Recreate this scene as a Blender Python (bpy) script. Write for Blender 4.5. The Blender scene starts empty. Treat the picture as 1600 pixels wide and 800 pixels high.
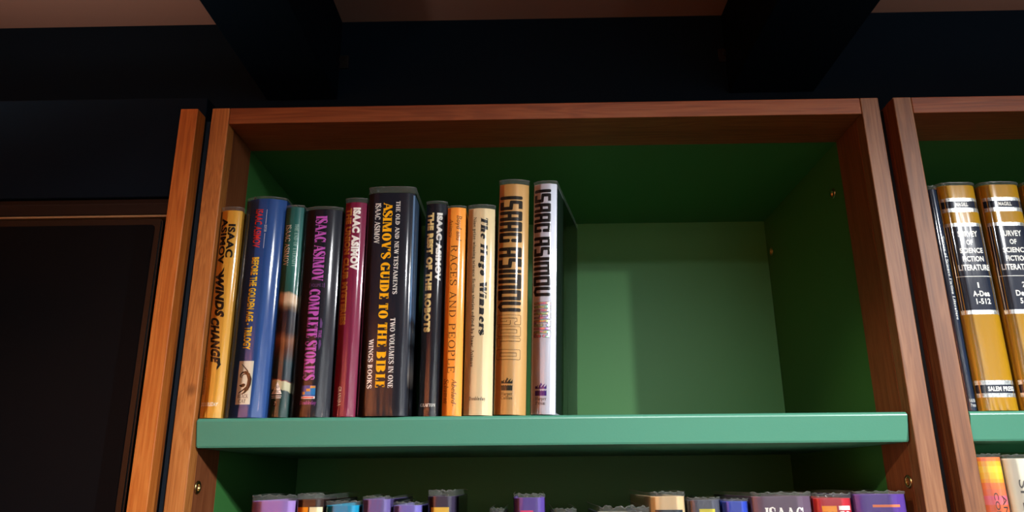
import bpy, bmesh, math, random
from mathutils import Matrix, Vector
random.seed(7)
SC = bpy.context.scene
COL = SC.collection

# ------------------------------------------------------------------ camera, world, light, exposure
def camera():
    pitch, yaw, roll, fpx = 0.29616, -0.01681, -0.00797, 1160.14
    f = Vector((math.sin(yaw)*math.cos(pitch), math.cos(yaw)*math.cos(pitch), math.sin(pitch)))
    r = Vector((math.cos(yaw), -math.sin(yaw), 0)); u = r.cross(f)
    c, s = math.cos(roll), math.sin(roll)
    r, u = c*r+s*u, -s*r+c*u
    cd = bpy.data.cameras.new('camera'); cd.sensor_width = 36; cd.lens = fpx/1600*36
    cd.clip_start = 0.02
    ob = bpy.data.objects.new('camera', cd); COL.objects.link(ob)
    m = Matrix(((r.x, u.x, -f.x), (r.y, u.y, -f.y), (r.z, u.z, -f.z))).to_4x4()
    m.translation = (-0.02313, -0.74059, -0.06319)
    ob.matrix_world = m
    SC.camera = ob
camera()
W = bpy.data.worlds.new('world'); SC.world = W; W.use_nodes = True
W.node_tree.nodes['Background'].inputs[0].default_value = (1, .8, .65, 1)
W.node_tree.nodes['Background'].inputs[1].default_value = 0.0
SC.view_settings.view_transform = 'Standard'; SC.view_settings.look = 'None'
SC.view_settings.gamma = 1; SC.view_settings.use_curve_mapping = False
SC.view_settings.exposure = 0.0
# spotlights: location, aim, colour, watts, lamp radius, cone, edge softness
SPOTS = [
    ('spotlight', (1.14, -1.30, .610), (.20, 0, -.84), (.97, .98, .99), 196, .022, 75, 1),
    ('spotlight', (.30, -1.30, .560), (-.10, 0, -.66), (.97, .98, 1), 78, .022, 76, 1),
    ('spotlight', (-1.04, -1.30, .610), (.46, .05, -.24), (1, .72, .45), 48, .018, 20, .7),
    ('spotlight', (-1.25, -2.35, .610), (-1.25, -3.2, -.1), (1, .62, .35), 190, .02, 120, 1),  # warm pair: unseen wall washers added so the spines mirror a bright wall
    ('spotlight', (-2.25, -2.35, .610), (-2.25, -3.2, -.1), (1, .62, .35), 190, .02, 120, 1),
    ('spotlight', (.70, -2.35, .610), (.75, -3.2, -.1), (.90, .95, 1), 190, .02, 120, 1),  # cool pair: unseen washers added for soft frontal fill off the grey wall
    ('spotlight', (1.90, -2.35, .610), (1.90, -3.2, -.1), (.90, .95, 1), 190, .02, 120, 1),
]

# ------------------------------------------------------------------ materials
def lin(c):
    return tuple(((v/255)/12.92 if v/255 <= .04045 else ((v/255+.055)/1.055)**2.4) for v in c)
MATS = {}
def new_mat(name):
    m = bpy.data.materials.new(name); m.use_nodes = True
    return m, m.node_tree.nodes, m.node_tree.links, m.node_tree.nodes['Principled BSDF']
def paint(name, rgb, rough=.45, spec=.5, metal=0, coat=0, bump=0, bscale=300, vary=0):
    if name in MATS: return MATS[name]
    m, n, l, p = new_mat(name)
    c = lin(rgb)
    p.inputs['Base Color'].default_value = (*c, 1)
    p.inputs['Roughness'].default_value = rough
    p.inputs['Specular IOR Level'].default_value = spec
    p.inputs['Metallic'].default_value = metal
    if coat: p.inputs['Coat Weight'].default_value = coat; p.inputs['Coat Roughness'].default_value = .1
    if vary or bump:
        tc = n.new('ShaderNodeTexCoord'); nz = n.new('ShaderNodeTexNoise')
        nz.inputs['Scale'].default_value = bscale; nz.inputs['Detail'].default_value = 4
        l.new(tc.outputs['Object'], nz.inputs['Vector'])
        if bump:
            b = n.new('ShaderNodeBump'); b.inputs['Strength'].default_value = bump; b.inputs['Distance'].default_value = .001
            l.new(nz.outputs['Fac'], b.inputs['Height']); l.new(b.outputs['Normal'], p.inputs['Normal'])
        if vary:
            rm = n.new('ShaderNodeValToRGB')
            rm.color_ramp.elements[0].position = .3; rm.color_ramp.elements[1].position = .7
            rm.color_ramp.elements[0].color = (*[v*(1-vary) for v in c], 1)
            rm.color_ramp.elements[1].color = (*[min(1, v*(1+vary)) for v in c], 1)
            l.new(nz.outputs['Fac'], rm.inputs['Fac']); l.new(rm.outputs['Color'], p.inputs['Base Color'])
    MATS[name] = m
    return m
def wood(name, axis, dark, mid, light, burl=False, seed=0.0):
    """oiled softwood: long grain along the given axis"""
    m, n, l, p = new_mat(name)
    tc = n.new('ShaderNodeTexCoord'); mp = n.new('ShaderNodeMapping')
    sc = [46, 46, 46]; sc[axis] = 3.2
    mp.inputs['Scale'].default_value = sc; mp.inputs['Location'].default_value = (seed*3.1, seed*1.7, seed*2.3)
    l.new(tc.outputs['Object'], mp.inputs['Vector'])
    n1 = n.new('ShaderNodeTexNoise'); n1.inputs['Scale'].default_value = 1.3; n1.inputs['Detail'].default_value = 3
    n1.inputs['Distortion'].default_value = .9 if not burl else 2.2
    l.new(mp.outputs['Vector'], n1.inputs['Vector'])
    # growth rings: sine of the noise
    mul = n.new('ShaderNodeMath'); mul.operation = 'MULTIPLY'; mul.inputs[1].default_value = 42
    l.new(n1.outputs['Fac'], mul.inputs[0])
    sn = n.new('ShaderNodeMath'); sn.operation = 'SINE'; l.new(mul.outputs[0], sn.inputs[0])
    mr = n.new('ShaderNodeMapRange'); mr.inputs[1].default_value = -1; mr.inputs[2].default_value = 1
    l.new(sn.outputs[0], mr.inputs[0])
    # fine pores
    mp2 = n.new('ShaderNodeMapping'); s2 = [520, 520, 520]; s2[axis] = 14
    mp2.inputs['Scale'].default_value = s2
    l.new(tc.outputs['Object'], mp2.inputs['Vector'])
    n2 = n.new('ShaderNodeTexNoise'); n2.inputs['Scale'].default_value = 1; n2.inputs['Detail'].default_value = 3
    l.new(mp2.outputs['Vector'], n2.inputs['Vector'])
    mx = n.new('ShaderNodeMix'); mx.data_type = 'FLOAT'; mx.inputs[0].default_value = .74
    l.new(mr.outputs[0], mx.inputs[2]); l.new(n2.outputs['Fac'], mx.inputs[3])
    # broad tint
    n3 = n.new('ShaderNodeTexNoise'); n3.inputs['Scale'].default_value = .45; n3.inputs['Detail'].default_value = 2
    l.new(mp.outputs['Vector'], n3.inputs['Vector'])
    mx2 = n.new('ShaderNodeMix'); mx2.data_type = 'FLOAT'; mx2.inputs[0].default_value = .52
    l.new(mx.outputs[0], mx2.inputs[2]); l.new(n3.outputs['Fac'], mx2.inputs[3])
    rp = n.new('ShaderNodeValToRGB')
    rp.color_ramp.elements[0].position = .24; rp.color_ramp.elements[0].color = (*lin(dark), 1)
    rp.color_ramp.elements[1].position = .76; rp.color_ramp.elements[1].color = (*lin(light), 1)
    e = rp.color_ramp.elements.new(.48); e.color = (*lin(mid), 1)
    l.new(mx2.outputs[0], rp.inputs['Fac'])
    out = rp.outputs['Color']
    if burl:
        vo = n.new('ShaderNodeTexVoronoi'); vo.inputs['Scale'].default_value = 17
        mp3 = n.new('ShaderNodeMapping'); mp3.inputs['Scale'].default_value = (1, 1, .8)
        l.new(tc.outputs['Object'], mp3.inputs['Vector']); l.new(mp3.outputs['Vector'], vo.inputs['Vector'])
        kr = n.new('ShaderNodeValToRGB')
        kr.color_ramp.elements[0].position = .03; kr.color_ramp.elements[0].color = (*lin([v*.55 for v in dark]), 1)
        kr.color_ramp.elements[1].position = .12; kr.color_ramp.elements[1].color = (1, 1, 1, 1)
        l.new(vo.outputs['Distance'], kr.inputs['Fac'])
        km = n.new('ShaderNodeMix'); km.data_type = 'RGBA'; km.blend_type = 'MULTIPLY'; km.inputs[0].default_value = .8
        l.new(out, km.inputs[6]); l.new(kr.outputs['Color'], km.inputs[7]); out = km.outputs[2]
    l.new(out, p.inputs['Base Color'])
    p.inputs['Roughness'].default_value = .5; p.inputs['Specular IOR Level'].default_value = .35
    b = n.new('ShaderNodeBump'); b.inputs['Strength'].default_value = .25; b.inputs['Distance'].default_value = .0006
    l.new(n2.outputs['Fac'], b.inputs['Height']); l.new(b.outputs['Normal'], p.inputs['Normal'])
    return m
def sleeve_mat(name, rough, rip):
    """clear polyester book jacket: transparent sheet with a mirror-like sheen"""
    m, n, l, p = new_mat(name)
    n.remove(p); out = n['Material Output']
    tr = n.new('ShaderNodeBsdfTransparent'); tr.inputs[0].default_value = (.965, .97, .965, 1)
    gl = n.new('ShaderNodeBsdfGlossy'); gl.inputs['Roughness'].default_value = rough
    fr = n.new('ShaderNodeFresnel'); fr.inputs[0].default_value = 1.64
    mr = n.new('ShaderNodeMath'); mr.operation = 'MULTIPLY'; mr.inputs[1].default_value = 1.0; mr.use_clamp = True
    l.new(fr.outputs[0], mr.inputs[0])
    tc = n.new('ShaderNodeTexCoord'); mp = n.new('ShaderNodeMapping'); mp.inputs['Scale'].default_value = (110, 110, 9)
    nz = n.new('ShaderNodeTexNoise'); nz.inputs['Scale'].default_value = 1; nz.inputs['Detail'].default_value = 2
    l.new(tc.outputs['Object'], mp.inputs['Vector']); l.new(mp.outputs['Vector'], nz.inputs['Vector'])
    b = n.new('ShaderNodeBump'); b.inputs['Strength'].default_value = rip; b.inputs['Distance'].default_value = .002
    l.new(nz.outputs['Fac'], b.inputs['Height']); l.new(b.outputs['Normal'], gl.inputs['Normal'])
    mx = n.new('ShaderNodeMixShader')
    l.new(mr.outputs[0], mx.inputs[0]); l.new(tr.outputs[0], mx.inputs[1]); l.new(gl.outputs[0], mx.inputs[2])
    l.new(mx.outputs[0], out.inputs['Surface'])
    return m
def lip_mat():
    """crinkled free edge of the polyester: greyer and full of small glints"""
    m, n, l, p = new_mat('crinkled sleeve edge')
    out = n['Material Output']
    p.inputs['Base Color'].default_value = (.42, .45, .43, 1); p.inputs['Roughness'].default_value = .16
    p.inputs['Specular IOR Level'].default_value = .9
    tc = n.new('ShaderNodeTexCoord'); nz = n.new('ShaderNodeTexNoise'); nz.inputs['Scale'].default_value = 170; nz.inputs['Detail'].default_value = 2
    nz.inputs['Distortion'].default_value = 1.2
    l.new(tc.outputs['Object'], nz.inputs['Vector'])
    b = n.new('ShaderNodeBump'); b.inputs['Strength'].default_value = .9; b.inputs['Distance'].default_value = .004
    l.new(nz.outputs['Fac'], b.inputs['Height']); l.new(b.outputs['Normal'], p.inputs['Normal'])
    tr = n.new('ShaderNodeBsdfTransparent'); mx = n.new('ShaderNodeMixShader'); mx.inputs[0].default_value = .115
    l.new(tr.outputs[0], mx.inputs[1]); l.new(p.outputs[0], mx.inputs[2]); l.new(mx.outputs[0], out.inputs['Surface'])
    return m
def banded(name, stops, h, rough=.35, noise=0, interp='CONSTANT', tilt=0.0):
    """flat printed colour bands up the jacket, heights in metres"""
    m, n, l, p = new_mat(name)
    tc = n.new('ShaderNodeTexCoord'); sp = n.new('ShaderNodeSeparateXYZ'); l.new(tc.outputs['Object'], sp.inputs[0])
    v = sp.outputs[2]
    if noise:
        nz = n.new('ShaderNodeTexNoise'); nz.inputs['Scale'].default_value = 60; nz.inputs['Detail'].default_value = 3
        l.new(tc.outputs['Object'], nz.inputs['Vector'])
        a = n.new('ShaderNodeMath'); a.operation = 'MULTIPLY_ADD'; a.inputs[1].default_value = noise
        l.new(nz.outputs['Fac'], a.inputs[0]); l.new(v, a.inputs[2]); v = a.outputs[0]
    if tilt:
        a = n.new('ShaderNodeMath'); a.operation = 'MULTIPLY_ADD'; a.inputs[1].default_value = tilt
        l.new(sp.outputs[0], a.inputs[0]); l.new(v, a.inputs[2]); v = a.outputs[0]
    d = n.new('ShaderNodeMath'); d.operation = 'DIVIDE'; d.inputs[1].default_value = h; l.new(v, d.inputs[0])
    rp = n.new('ShaderNodeValToRGB'); rp.color_ramp.interpolation = interp
    el = rp.color_ramp.elements
    el[0].position = stops[0][0]/h; el[0].color = (*lin(stops[0][1]), 1)
    el[1].position = stops[-1][0]/h; el[1].color = (*lin(stops[-1][1]), 1)
    for z, c in stops[1:-1]:
        e = el.new(z/h); e.color = (*lin(c), 1)
    l.new(d.outputs[0], rp.inputs['Fac']); l.new(rp.outputs['Color'], p.inputs['Base Color'])
    p.inputs['Roughness'].default_value = rough; p.inputs['Specular IOR Level'].default_value = .12
    return m

M_BLACK = paint('black paint', (14, 26, 38), .6, .03, bump=.15, bscale=180)
M_BLACKSAT = paint('black satin paint', (10, 11, 15), .42, .3)
M_NAVY = paint('navy black filler', (20, 32, 44), .6, .3)
M_CEIL = paint('brown grey ceiling paint', (172, 136, 124), .8, .2, bump=.2, bscale=90)
M_FLOOR = wood('floor boards', 1, (110, 66, 36), (150, 96, 56), (176, 120, 76))
W_PANEL = wood('warm wall planks', 2, (190, 118, 62), (214, 142, 84), (228, 164, 104), seed=9)
M_ROOM = paint('dark brown wall paint', (70, 52, 44), .7, .3, bump=.1, bscale=80)
M_GREEN = paint('green panel lacquer', (58, 116, 58), .5, .3, bump=.05, bscale=40)
M_SHELF = paint('sea green powder coat', (72, 136, 114), .36, .5, bump=.06, bscale=500)
M_BRASS = paint('brass screw', (190, 165, 110), .28, .5, metal=1)
M_HOLE = paint('screw recess', (30, 24, 18), .6)
M_PAGES = paint('paper pages', (214, 202, 178), .8, .2, vary=.08, bscale=700)
M_SLEEVE = sleeve_mat('clear polyester sleeve', .085, .08)
M_SLEEVE_W = sleeve_mat('crinkled polyester sleeve', .10, .45)
M_LIP = lip_mat()
M_TAN = paint('tan strip', (150, 122, 86), .5)
M_SCREEN = paint('monitor glass', (12, 15, 18), .4, .04)
M_BEZEL = paint('monitor bezel', (9, 9, 10), .4, .4)
M_LAMP = paint('lamp housing black', (18, 18, 18), .4, .4)
WOOD_V = [wood('oiled wood upright '+str(i), 2, *c, seed=i) for i, c in enumerate((
    ((112, 66, 38), (150, 92, 54), (178, 118, 74)),))]
W_POST = wood('oiled wood upright', 2, (78, 44, 26), (118, 76, 46), (146, 104, 70), seed=1)
W_POST_B = wood('figured wood upright', 2, (122, 68, 26), (172, 106, 50), (198, 138, 76), burl=True, seed=2)  # figure is the wood's own; orange of the warm light added to the tint
W_POST_C = wood('wood upright tinted by warm light', 2, (132, 62, 18), (178, 98, 36), (204, 128, 58), seed=3)  # same wood again, with the warm light's orange put into its colour
W_INNER = wood('inner side wood', 2, (88, 44, 22), (122, 68, 38), (146, 88, 54), seed=4)
W_RAIL = wood('oiled wood rail', 0, (90, 40, 14), (128, 66, 30), (154, 92, 48), seed=5)

# ------------------------------------------------------------------ mesh helpers
def link(name, bm, mat, parent=None, smooth=False):
    me = bpy.data.meshes.new(name); bm.to_mesh(me); bm.free()
    if mat: me.materials.append(mat)
    if smooth:
        for p in me.polygons: p.use_smooth = True
    o = bpy.data.objects.new(name, me); COL.objects.link(o)
    if parent: o.parent = parent
    return o
def add_box(bm, x0, x1, y0, y1, z0, z1, bev=0, seg=2):
    r = bmesh.ops.create_cube(bm, size=1)
    vs = r['verts']
    for v in vs:
        v.co = ((x0+x1)/2+v.co.x*(x1-x0), (y0+y1)/2+v.co.y*(y1-y0), (z0+z1)/2+v.co.z*(z1-z0))
    if bev:
        es = list({e for v in vs for e in v.link_edges})
        bmesh.ops.bevel(bm, geom=es, offset=bev, segments=seg, affect='EDGES', profile=.5)
def box(name, x0, x1, y0, y1, z0, z1, mat, parent=None, bev=0, seg=2):
    bm = bmesh.new(); add_box(bm, x0, x1, y0, y1, z0, z1, bev, seg)
    return link(name, bm, mat, parent)
def cyl(name, c, r, h, axis, mat, parent=None, seg=24, r2=None, bev=0):
    bm = bmesh.new()
    bmesh.ops.create_cone(bm, cap_ends=True, segments=seg, radius1=r, radius2=r if r2 is None else r2, depth=h)
    rot = {'x': Matrix.Rotation(math.pi/2, 4, 'Y'), 'y': Matrix.Rotation(math.pi/2, 4, 'X'), 'z': Matrix()}[axis]
    bmesh.ops.transform(bm, matrix=Matrix.Translation(c) @ rot, verts=bm.verts)
    return link(name, bm, mat, parent)
def thing(name, label, cat, loc=(0, 0, 0), group=None):
    o = bpy.data.objects.new(name, None); COL.objects.link(o)
    o.location = loc; o.empty_display_size = .02
    o['label'] = label; o['category'] = cat
    if group: o['group'] = group
    return o
def struct(o, label=None):
    o['kind'] = 'structure'
    if label: o['label'] = label
    return o

# ------------------------------------------------------------------ room
ZF, ZC, YW = -1.66, .706, .372
struct(box('floor', -3, 3, -3.2, YW+.1, ZF-.05, ZF, M_FLOOR), 'dark wooden floor of the room')
struct(box('ceiling', -3, 3, -3.2, YW+.1, ZC, ZC+.05, M_CEIL), 'dim brown painted ceiling above the bookcases')
struct(box('wall_back', -3, 3, YW, YW+.1, ZF, ZC, M_BLACK), 'black painted wall behind the bookcases')
struct(box('wall_front', -3, 3, -3.3, -3.2, ZF, ZC, paint('grey wall paint', (176, 176, 172), .75, .2, bump=.1, bscale=80)), 'grey wall facing the bookcases')
for k in range(8):
    struct(box('wood_panel' if 0 else 'trim_%d' % (20+k), -2.98+k*.285, -2.98+k*.285+.28, -3.2, -3.175, ZF, ZC, W_PANEL, bev=.003), 'tall warm wooden wall plank facing the bookcases')
struct(box('wall_left', -3.1, -3, -3.2, YW, ZF, ZC, M_ROOM), 'dark brown side wall')
struct(box('wall_right', 3, 3.1, -3.2, YW, ZF, ZC, M_ROOM), 'dark brown side wall by the survey volumes')
def beam(n, x0, x1):
    o = box('trim_%d' % n, x0, x1, -3.19, YW-.001, .555, ZC-.001, M_BLACK, bev=.002)
    return struct(o, 'black ceiling beam running over the bookcases')
beam(1, -.452, -.333); beam(2, .322, .4625)
for i, x in ((0, -.333), (1, .3335)):
    br = thing('wall_bracket', ['small dark metal bracket on black wall beside first beam', 'small dark metal bracket on black wall beside second beam'][i], 'bracket', (x+(.004 if i == 0 else -.012), YW, .626), 'wall brackets')
    box('plate', -.011, .011, -.004, 0, -.012, .012, paint('dark metal', (70, 66, 64), .35, .5, metal=.8), br, .001)
    cyl('bolt', (0, -.006, .002), .004, .005, 'y', paint('dark metal', (70, 66, 64)), br, 16)

# ------------------------------------------------------------------ bookcases
XI, DW, DB = .35, .0722, .3537      # half opening, wood depth, back panel distance
ZT, ZR = .3403, .3210
PW = .0197
def screw(parent, x, y, z, sgn):
    bm = bmesh.new()
    R1, R0 = .0064, .0034
    prof = [(R1, 0), (R1, .0006), (R1-.0008, .0013), (R0+.0002, .0011), (R0, .0006), (R0, -.0018), (0, -.0018)]
    n = 18; rings = []
    for r, h in prof:
        rings.append([bm.verts.new((h, r*math.cos(2*math.pi*k/n), r*math.sin(2*math.pi*k/n))) for k in range(n)] if r else [bm.verts.new((h, 0, 0))])
    for a, b in zip(rings[:-1], rings[1:]):
        for k in range(n):
            if len(b) == 1: bm.faces.new((a[k], a[(k+1) % n], b[0]))
            else: bm.faces.new((a[k], a[(k+1) % n], b[(k+1) % n], b[k]))
    bmesh.ops.recalc_face_normals(bm, faces=bm.faces)
    if sgn < 0: bmesh.ops.transform(bm, matrix=Matrix.Scale(-1, 4, (1, 0, 0)), verts=bm.verts); bmesh.ops.reverse_faces(bm, faces=bm.faces)
    o = link('screw', bm, M_BRASS, parent, True); o.location = (x, y, z)
    o['label'] = 'brass socket screw'
    return o
def shelf(parent, z, xl, xr):
    """folded sheet shelf: rounded front lip leaning slightly back at its foot"""
    bm = bmesh.new()
    prof = [(.348, z-.002), (.348, z), (.006, z)]
    for k in range(1, 6):
        a = k/5*math.pi/2
        prof.append((.006-.0035*math.sin(a), z-.0035+.0035*math.cos(a)))
    prof += [(.0075, z-.0265), (.0085, z-.0282), (.0105, z-.0284), (.348, z-.0284)]
    L = [bm.verts.new((xl, y, zz)) for y, zz in prof]; R = [bm.verts.new((xr, y, zz)) for y, zz in prof]
    n = len(prof)
    for k in range(n):
        bm.faces.new((L[k], L[(k+1) % n], R[(k+1) % n], R[k]))
    bm.faces.new(L[::-1]); bm.faces.new(R)
    bmesh.ops.recalc_face_normals(bm, faces=bm.faces)
    es = [e for e in bm.edges if abs(e.verts[0].co.x-e.verts[1].co.x) < 1e-6 and max(v.co.y for v in e.verts) < .02]
    bmesh.ops.bevel(bm, geom=es, offset=.0012, segments=2, affect='EDGES')
    o = link('shelf', bm, M_SHELF, parent); o['label'] = 'sea green powder-coated shelf'
    return o
SHELVES = (0.0, -.318, -.64, -.96, -1.28)
def bookcase(cx, label, mats):
    b = thing('bookcase', label, 'bookcase', (cx, 0, ZF), 'wooden bookcases with green interiors')
    o0 = ZF
    def bx(name, *a, **k):
        o = box(name, *a, **k); o.parent = b; o.location = (0, 0, -o0); return o
    lm, rm = mats
    for s, m in ((-1, lm), (1, rm)):
        xa, xb = (-XI-PW, -XI) if s < 0 else (XI, XI+PW)
        bx('front_stile', xa, xb, 0, .0175, ZF, ZT, m, bev=.0009)
        bx('side_board', xa, xb+(-.0004 if s < 0 else 0), .0178, DW, ZF, ZT-.001, W_INNER, bev=.0004)
        bx('side_panel', xa+.002 if s < 0 else xa+.0005, xb-.0005 if s < 0 else xb-.002, DW+.0003, DB+.009, ZF+.06, ZT-.002, M_GREEN)
    bx('top_rail', -XI+.0003, XI-.0003, .0004, DW, ZR, ZT, W_RAIL, bev=.0008)
    bx('top_panel', -XI, XI, DW+.0003, DB, ZR+.0006, ZT-.004, M_GREEN)
    bx('back_panel', -XI, XI, DB, DB+.009, ZF+.06, ZT-.003, M_GREEN)
    bx('plinth', -XI, XI, .02, .04, ZF, ZF+.08, W_RAIL, bev=.001)
    for z in SHELVES:
        s = shelf(b, z, -XI+.0012, XI-.0015); s.location = (0, 0, -o0)
    for s in (-1, 1):
        for y, z in ((.0995, .2663), (.334, .2663), (.0245, -.0653)):
            q = screw(b, s*(XI-.0003), y, z-o0, -s)
    return b
CB = bookcase(0, 'wooden bookcase with green inside whose top shelf is half empty', (W_POST_B, W_POST))
CR = bookcase(.7557, 'wooden bookcase with green inside holding the matching mustard volumes', (W_POST, W_POST))
up = thing('wooden_upright', 'orange-brown wooden upright standing alone between black monitor and bookcase', 'post', (-.3957, 0, ZF))
o = box('board', -.0098, .0098, 0, .0212, 0, ZT-ZF, W_POST_C, up, .0009)
o = box('backing_board', -.0095, .0095, .0214, .20, 0, ZT-ZF-.004, M_BLACKSAT, up, .0006)
struct(box('trim_3', -.3857, -.3699, .0245, .36, ZF, ZT-.004, M_NAVY), 'dark filler strip in the gap beside the bookcase')
struct(box('trim_4', .3700, .3858, .0245, .36, ZF, ZT-.004, M_BLACKSAT), 'dark filler strip in the gap between the bookcases')

# ------------------------------------------------------------------ black media wall on the left
struct(box('wall_panel', -2.2, -.407, .064, YW-.001, .2605, ZT+.05, M_BLACK, bev=.0015), 'black panel above the monitor')
struct(box('trim_5', -2.2, -.407, .07, YW-.001, .2470, .2600, M_BLACKSAT), 'shadow groove above the monitor rail')
rail = box('trim_6', -2.2, -.407, .049, YW-.001, .2330, .2468, M_BLACKSAT, bev=.001); struct(rail, 'black horizontal rail above the monitor')
struct(box('trim_7', -2.2, -.407, .050, .09, .2304, .2329, M_TAN, bev=.0004), 'thin tan strip under the black rail')
tv = thing('wall_monitor', 'large black wall-mounted monitor with rounded corners left of the wooden upright', 'monitor', (-1.02, .09, -.12))
def rounded_slab(name, x0, x1, y0, y1, z0, z1, r, mat, parent, bev=.002):
    bm = bmesh.new(); pts = []
    for cx, cz, a0 in ((x1-r, z1-r, 0), (x0+r, z1-r, 90), (x0+r, z0+r, 180), (x1-r, z0+r, 270)):
        for k in range(7):
            a = math.radians(a0+k*15); pts.append((cx+r*math.cos(a), cz+r*math.sin(a)))
    A = [bm.verts.new((x, y0, z)) for x, z in pts]; B = [bm.verts.new((x, y1, z)) for x, z in pts]
    n = len(pts)
    bm.faces.new(A); bm.faces.new(B[::-1])
    for k in range(n): bm.faces.new((A[k], B[k], B[(k+1) % n], A[(k+1) % n]))
    bmesh.ops.recalc_face_normals(bm, faces=bm.faces)
    if bev:
        es = [e for e in bm.edges if all(abs(v.co.y-y0) < 1e-6 for v in e.verts)]
        bmesh.ops.bevel(bm, geom=es, offset=bev, segments=2, affect='EDGES')
    return link(name, bm, mat, parent)
rounded_slab('housing', -.60, .5855, -.040, -.002, -.36, .3488, .006, M_BEZEL, tv, .002)
rounded_slab('screen', -.591, .5775, -.0408, -.038, -.351, .3408, .004, M_SCREEN, tv, .0004)
box('wall_mount', -.15, .15, -.002, YW-.0905, -.12, .12, M_BLACKSAT, tv)

# ------------------------------------------------------------------ spotlights (hang from the ceiling in front of the bookcases)
def spotlight(i, name, loc, aim, colr, watt, rad, cone, blend):
    lab = ['black ceiling spotlight with white light aimed across the bookcases', 'black ceiling spotlight with white light hanging between the other two', 'black ceiling spotlight with warm light aimed from the monitor side', 'black ceiling spotlight added to light the wooden wall panelling nearer the middle', 'black ceiling spotlight added to light the wooden wall panelling nearer the corner', 'black ceiling spotlight added to bounce fill off the grey wall nearer the middle', 'black ceiling spotlight added to bounce fill off the grey wall nearer the corner'][i]
    t = thing(name, lab, 'spotlight', loc, 'ceiling spotlights')
    d = (Vector(aim)-Vector(loc)).normalized()
    q = d.to_track_quat('-Z', 'Y').to_euler()
    bm = bmesh.new(); n = 28
    prof = [(0, .085), (.03, .085), (.034, .078), (.034, -.004), (.031, -.006), (.029, -.002), (.026, .03), (0, .03)]
    rings = [[bm.verts.new((r*math.cos(2*math.pi*k/n), r*math.sin(2*math.pi*k/n), z)) for k in range(n)] if r else [bm.verts.new((0, 0, z))] for r, z in prof]
    for a, b in zip(rings[:-1], rings[1:]):
        for k in range(n):
            k2 = (k+1) % n
            if len(a) == 1: bm.faces.new((a[0], b[k], b[k2]))
            elif len(b) == 1: bm.faces.new((a[k], b[0], a[k2]))
            else: bm.faces.new((a[k], b[k], b[k2], a[k2]))
    bmesh.ops.recalc_face_normals(bm, faces=bm.faces)
    h = link('housing', bm, M_LAMP, t, True); h.rotation_euler = q
    cyl('stem', (0, 0, (ZC-loc[2])/2+.015), .006, ZC-loc[2]-.032, 'z', M_LAMP, t, 16)
    cyl('ceiling_rose', (0, 0, ZC-loc[2]-.008), .03, .014, 'z', M_LAMP, t, 24)
    ld = bpy.data.lights.new('spot_light', 'SPOT'); ld.energy = watt; ld.color = colr; ld.shadow_soft_size = rad
    ld.spot_size = math.radians(cone); ld.spot_blend = blend
    lo = bpy.data.objects.new('spot_light', ld); COL.objects.link(lo); lo.parent = t
    lo.rotation_euler = q; lo.location = d*.010
for i, s in enumerate(SPOTS): spotlight(i, *s)
# unseen globe lamp added further back for dim general fill light
def pendant(loc, watt, colr, label):
    t = thing('added_pendant_lamp', label, 'lamp', loc, 'added fill lamps')
    bm = bmesh.new(); bmesh.ops.create_uvsphere(bm, u_segments=24, v_segments=12, radius=.11)
    m, n, l, p = new_mat('lamp glass '+label[:6])
    p.inputs['Emission Color'].default_value = (*colr, 1); p.inputs['Emission Strength'].default_value = watt
    p.inputs['Base Color'].default_value = (.8, .7, .6, 1)
    link('globe', bm, m, t, True)
    cyl('cord', (0, 0, (ZC-loc[2]+.11)/2), .004, ZC-loc[2]-.112, 'z', M_LAMP, t, 10)
pendant((.9, -2.5, .25), 5, (1, .78, .6), 'glowing soft white globe lamp hanging in the room by the far wall')
def fill_torchiere(x, y, zb, watt, colr, label):  # unseen uplighters, added only to brighten the ceiling
    t = thing('added_floor_lamp', label, 'lamp', (x, y, ZF), 'added uplighter floor lamps')
    cyl('base', (0, 0, .01), .12, .02, 'z', M_LAMP, t, 32)
    cyl('pole', (0, 0, (zb-ZF)/2), .009, zb-ZF-.02, 'z', M_LAMP, t, 16)
    bm = bmesh.new(); n = 28
    prof = [(.012, -.01), (.06, .012), (.085, .05), (.082, .05), (.055, .018), (.008, .0)]
    rings = [[bm.verts.new((r*math.cos(2*math.pi*k/n), r*math.sin(2*math.pi*k/n), z)) for k in range(n)] for r, z in prof]
    for a, b in zip(rings, rings[1:]+rings[:1]):
        for k in range(n): bm.faces.new((a[k], b[k], b[(k+1) % n], a[(k+1) % n]))
    bmesh.ops.recalc_face_normals(bm, faces=bm.faces)
    o = link('bowl', bm, M_LAMP, t, True); o.location = (0, 0, zb-ZF)
    ld = bpy.data.lights.new('fill_uplight', 'SPOT'); ld.energy = watt; ld.color = colr; ld.shadow_soft_size = .03
    ld.spot_size = math.radians(132); ld.spot_blend = 1
    lo = bpy.data.objects.new('fill_uplight', ld); COL.objects.link(lo); lo.parent = t
    lo.location = (0, 0, zb-ZF+.035); lo.rotation_euler = (math.pi, 0, 0)
fill_torchiere(-.75, -.25, .12, 13, (1, .82, .68), 'slim black uplighter floor lamp added in front of the monitor to light the ceiling')
fill_torchiere(.80, -.28, .12, 8, (1, .80, .68), 'slim black uplighter floor lamp added in front of the mustard volumes to light the ceiling')

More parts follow.
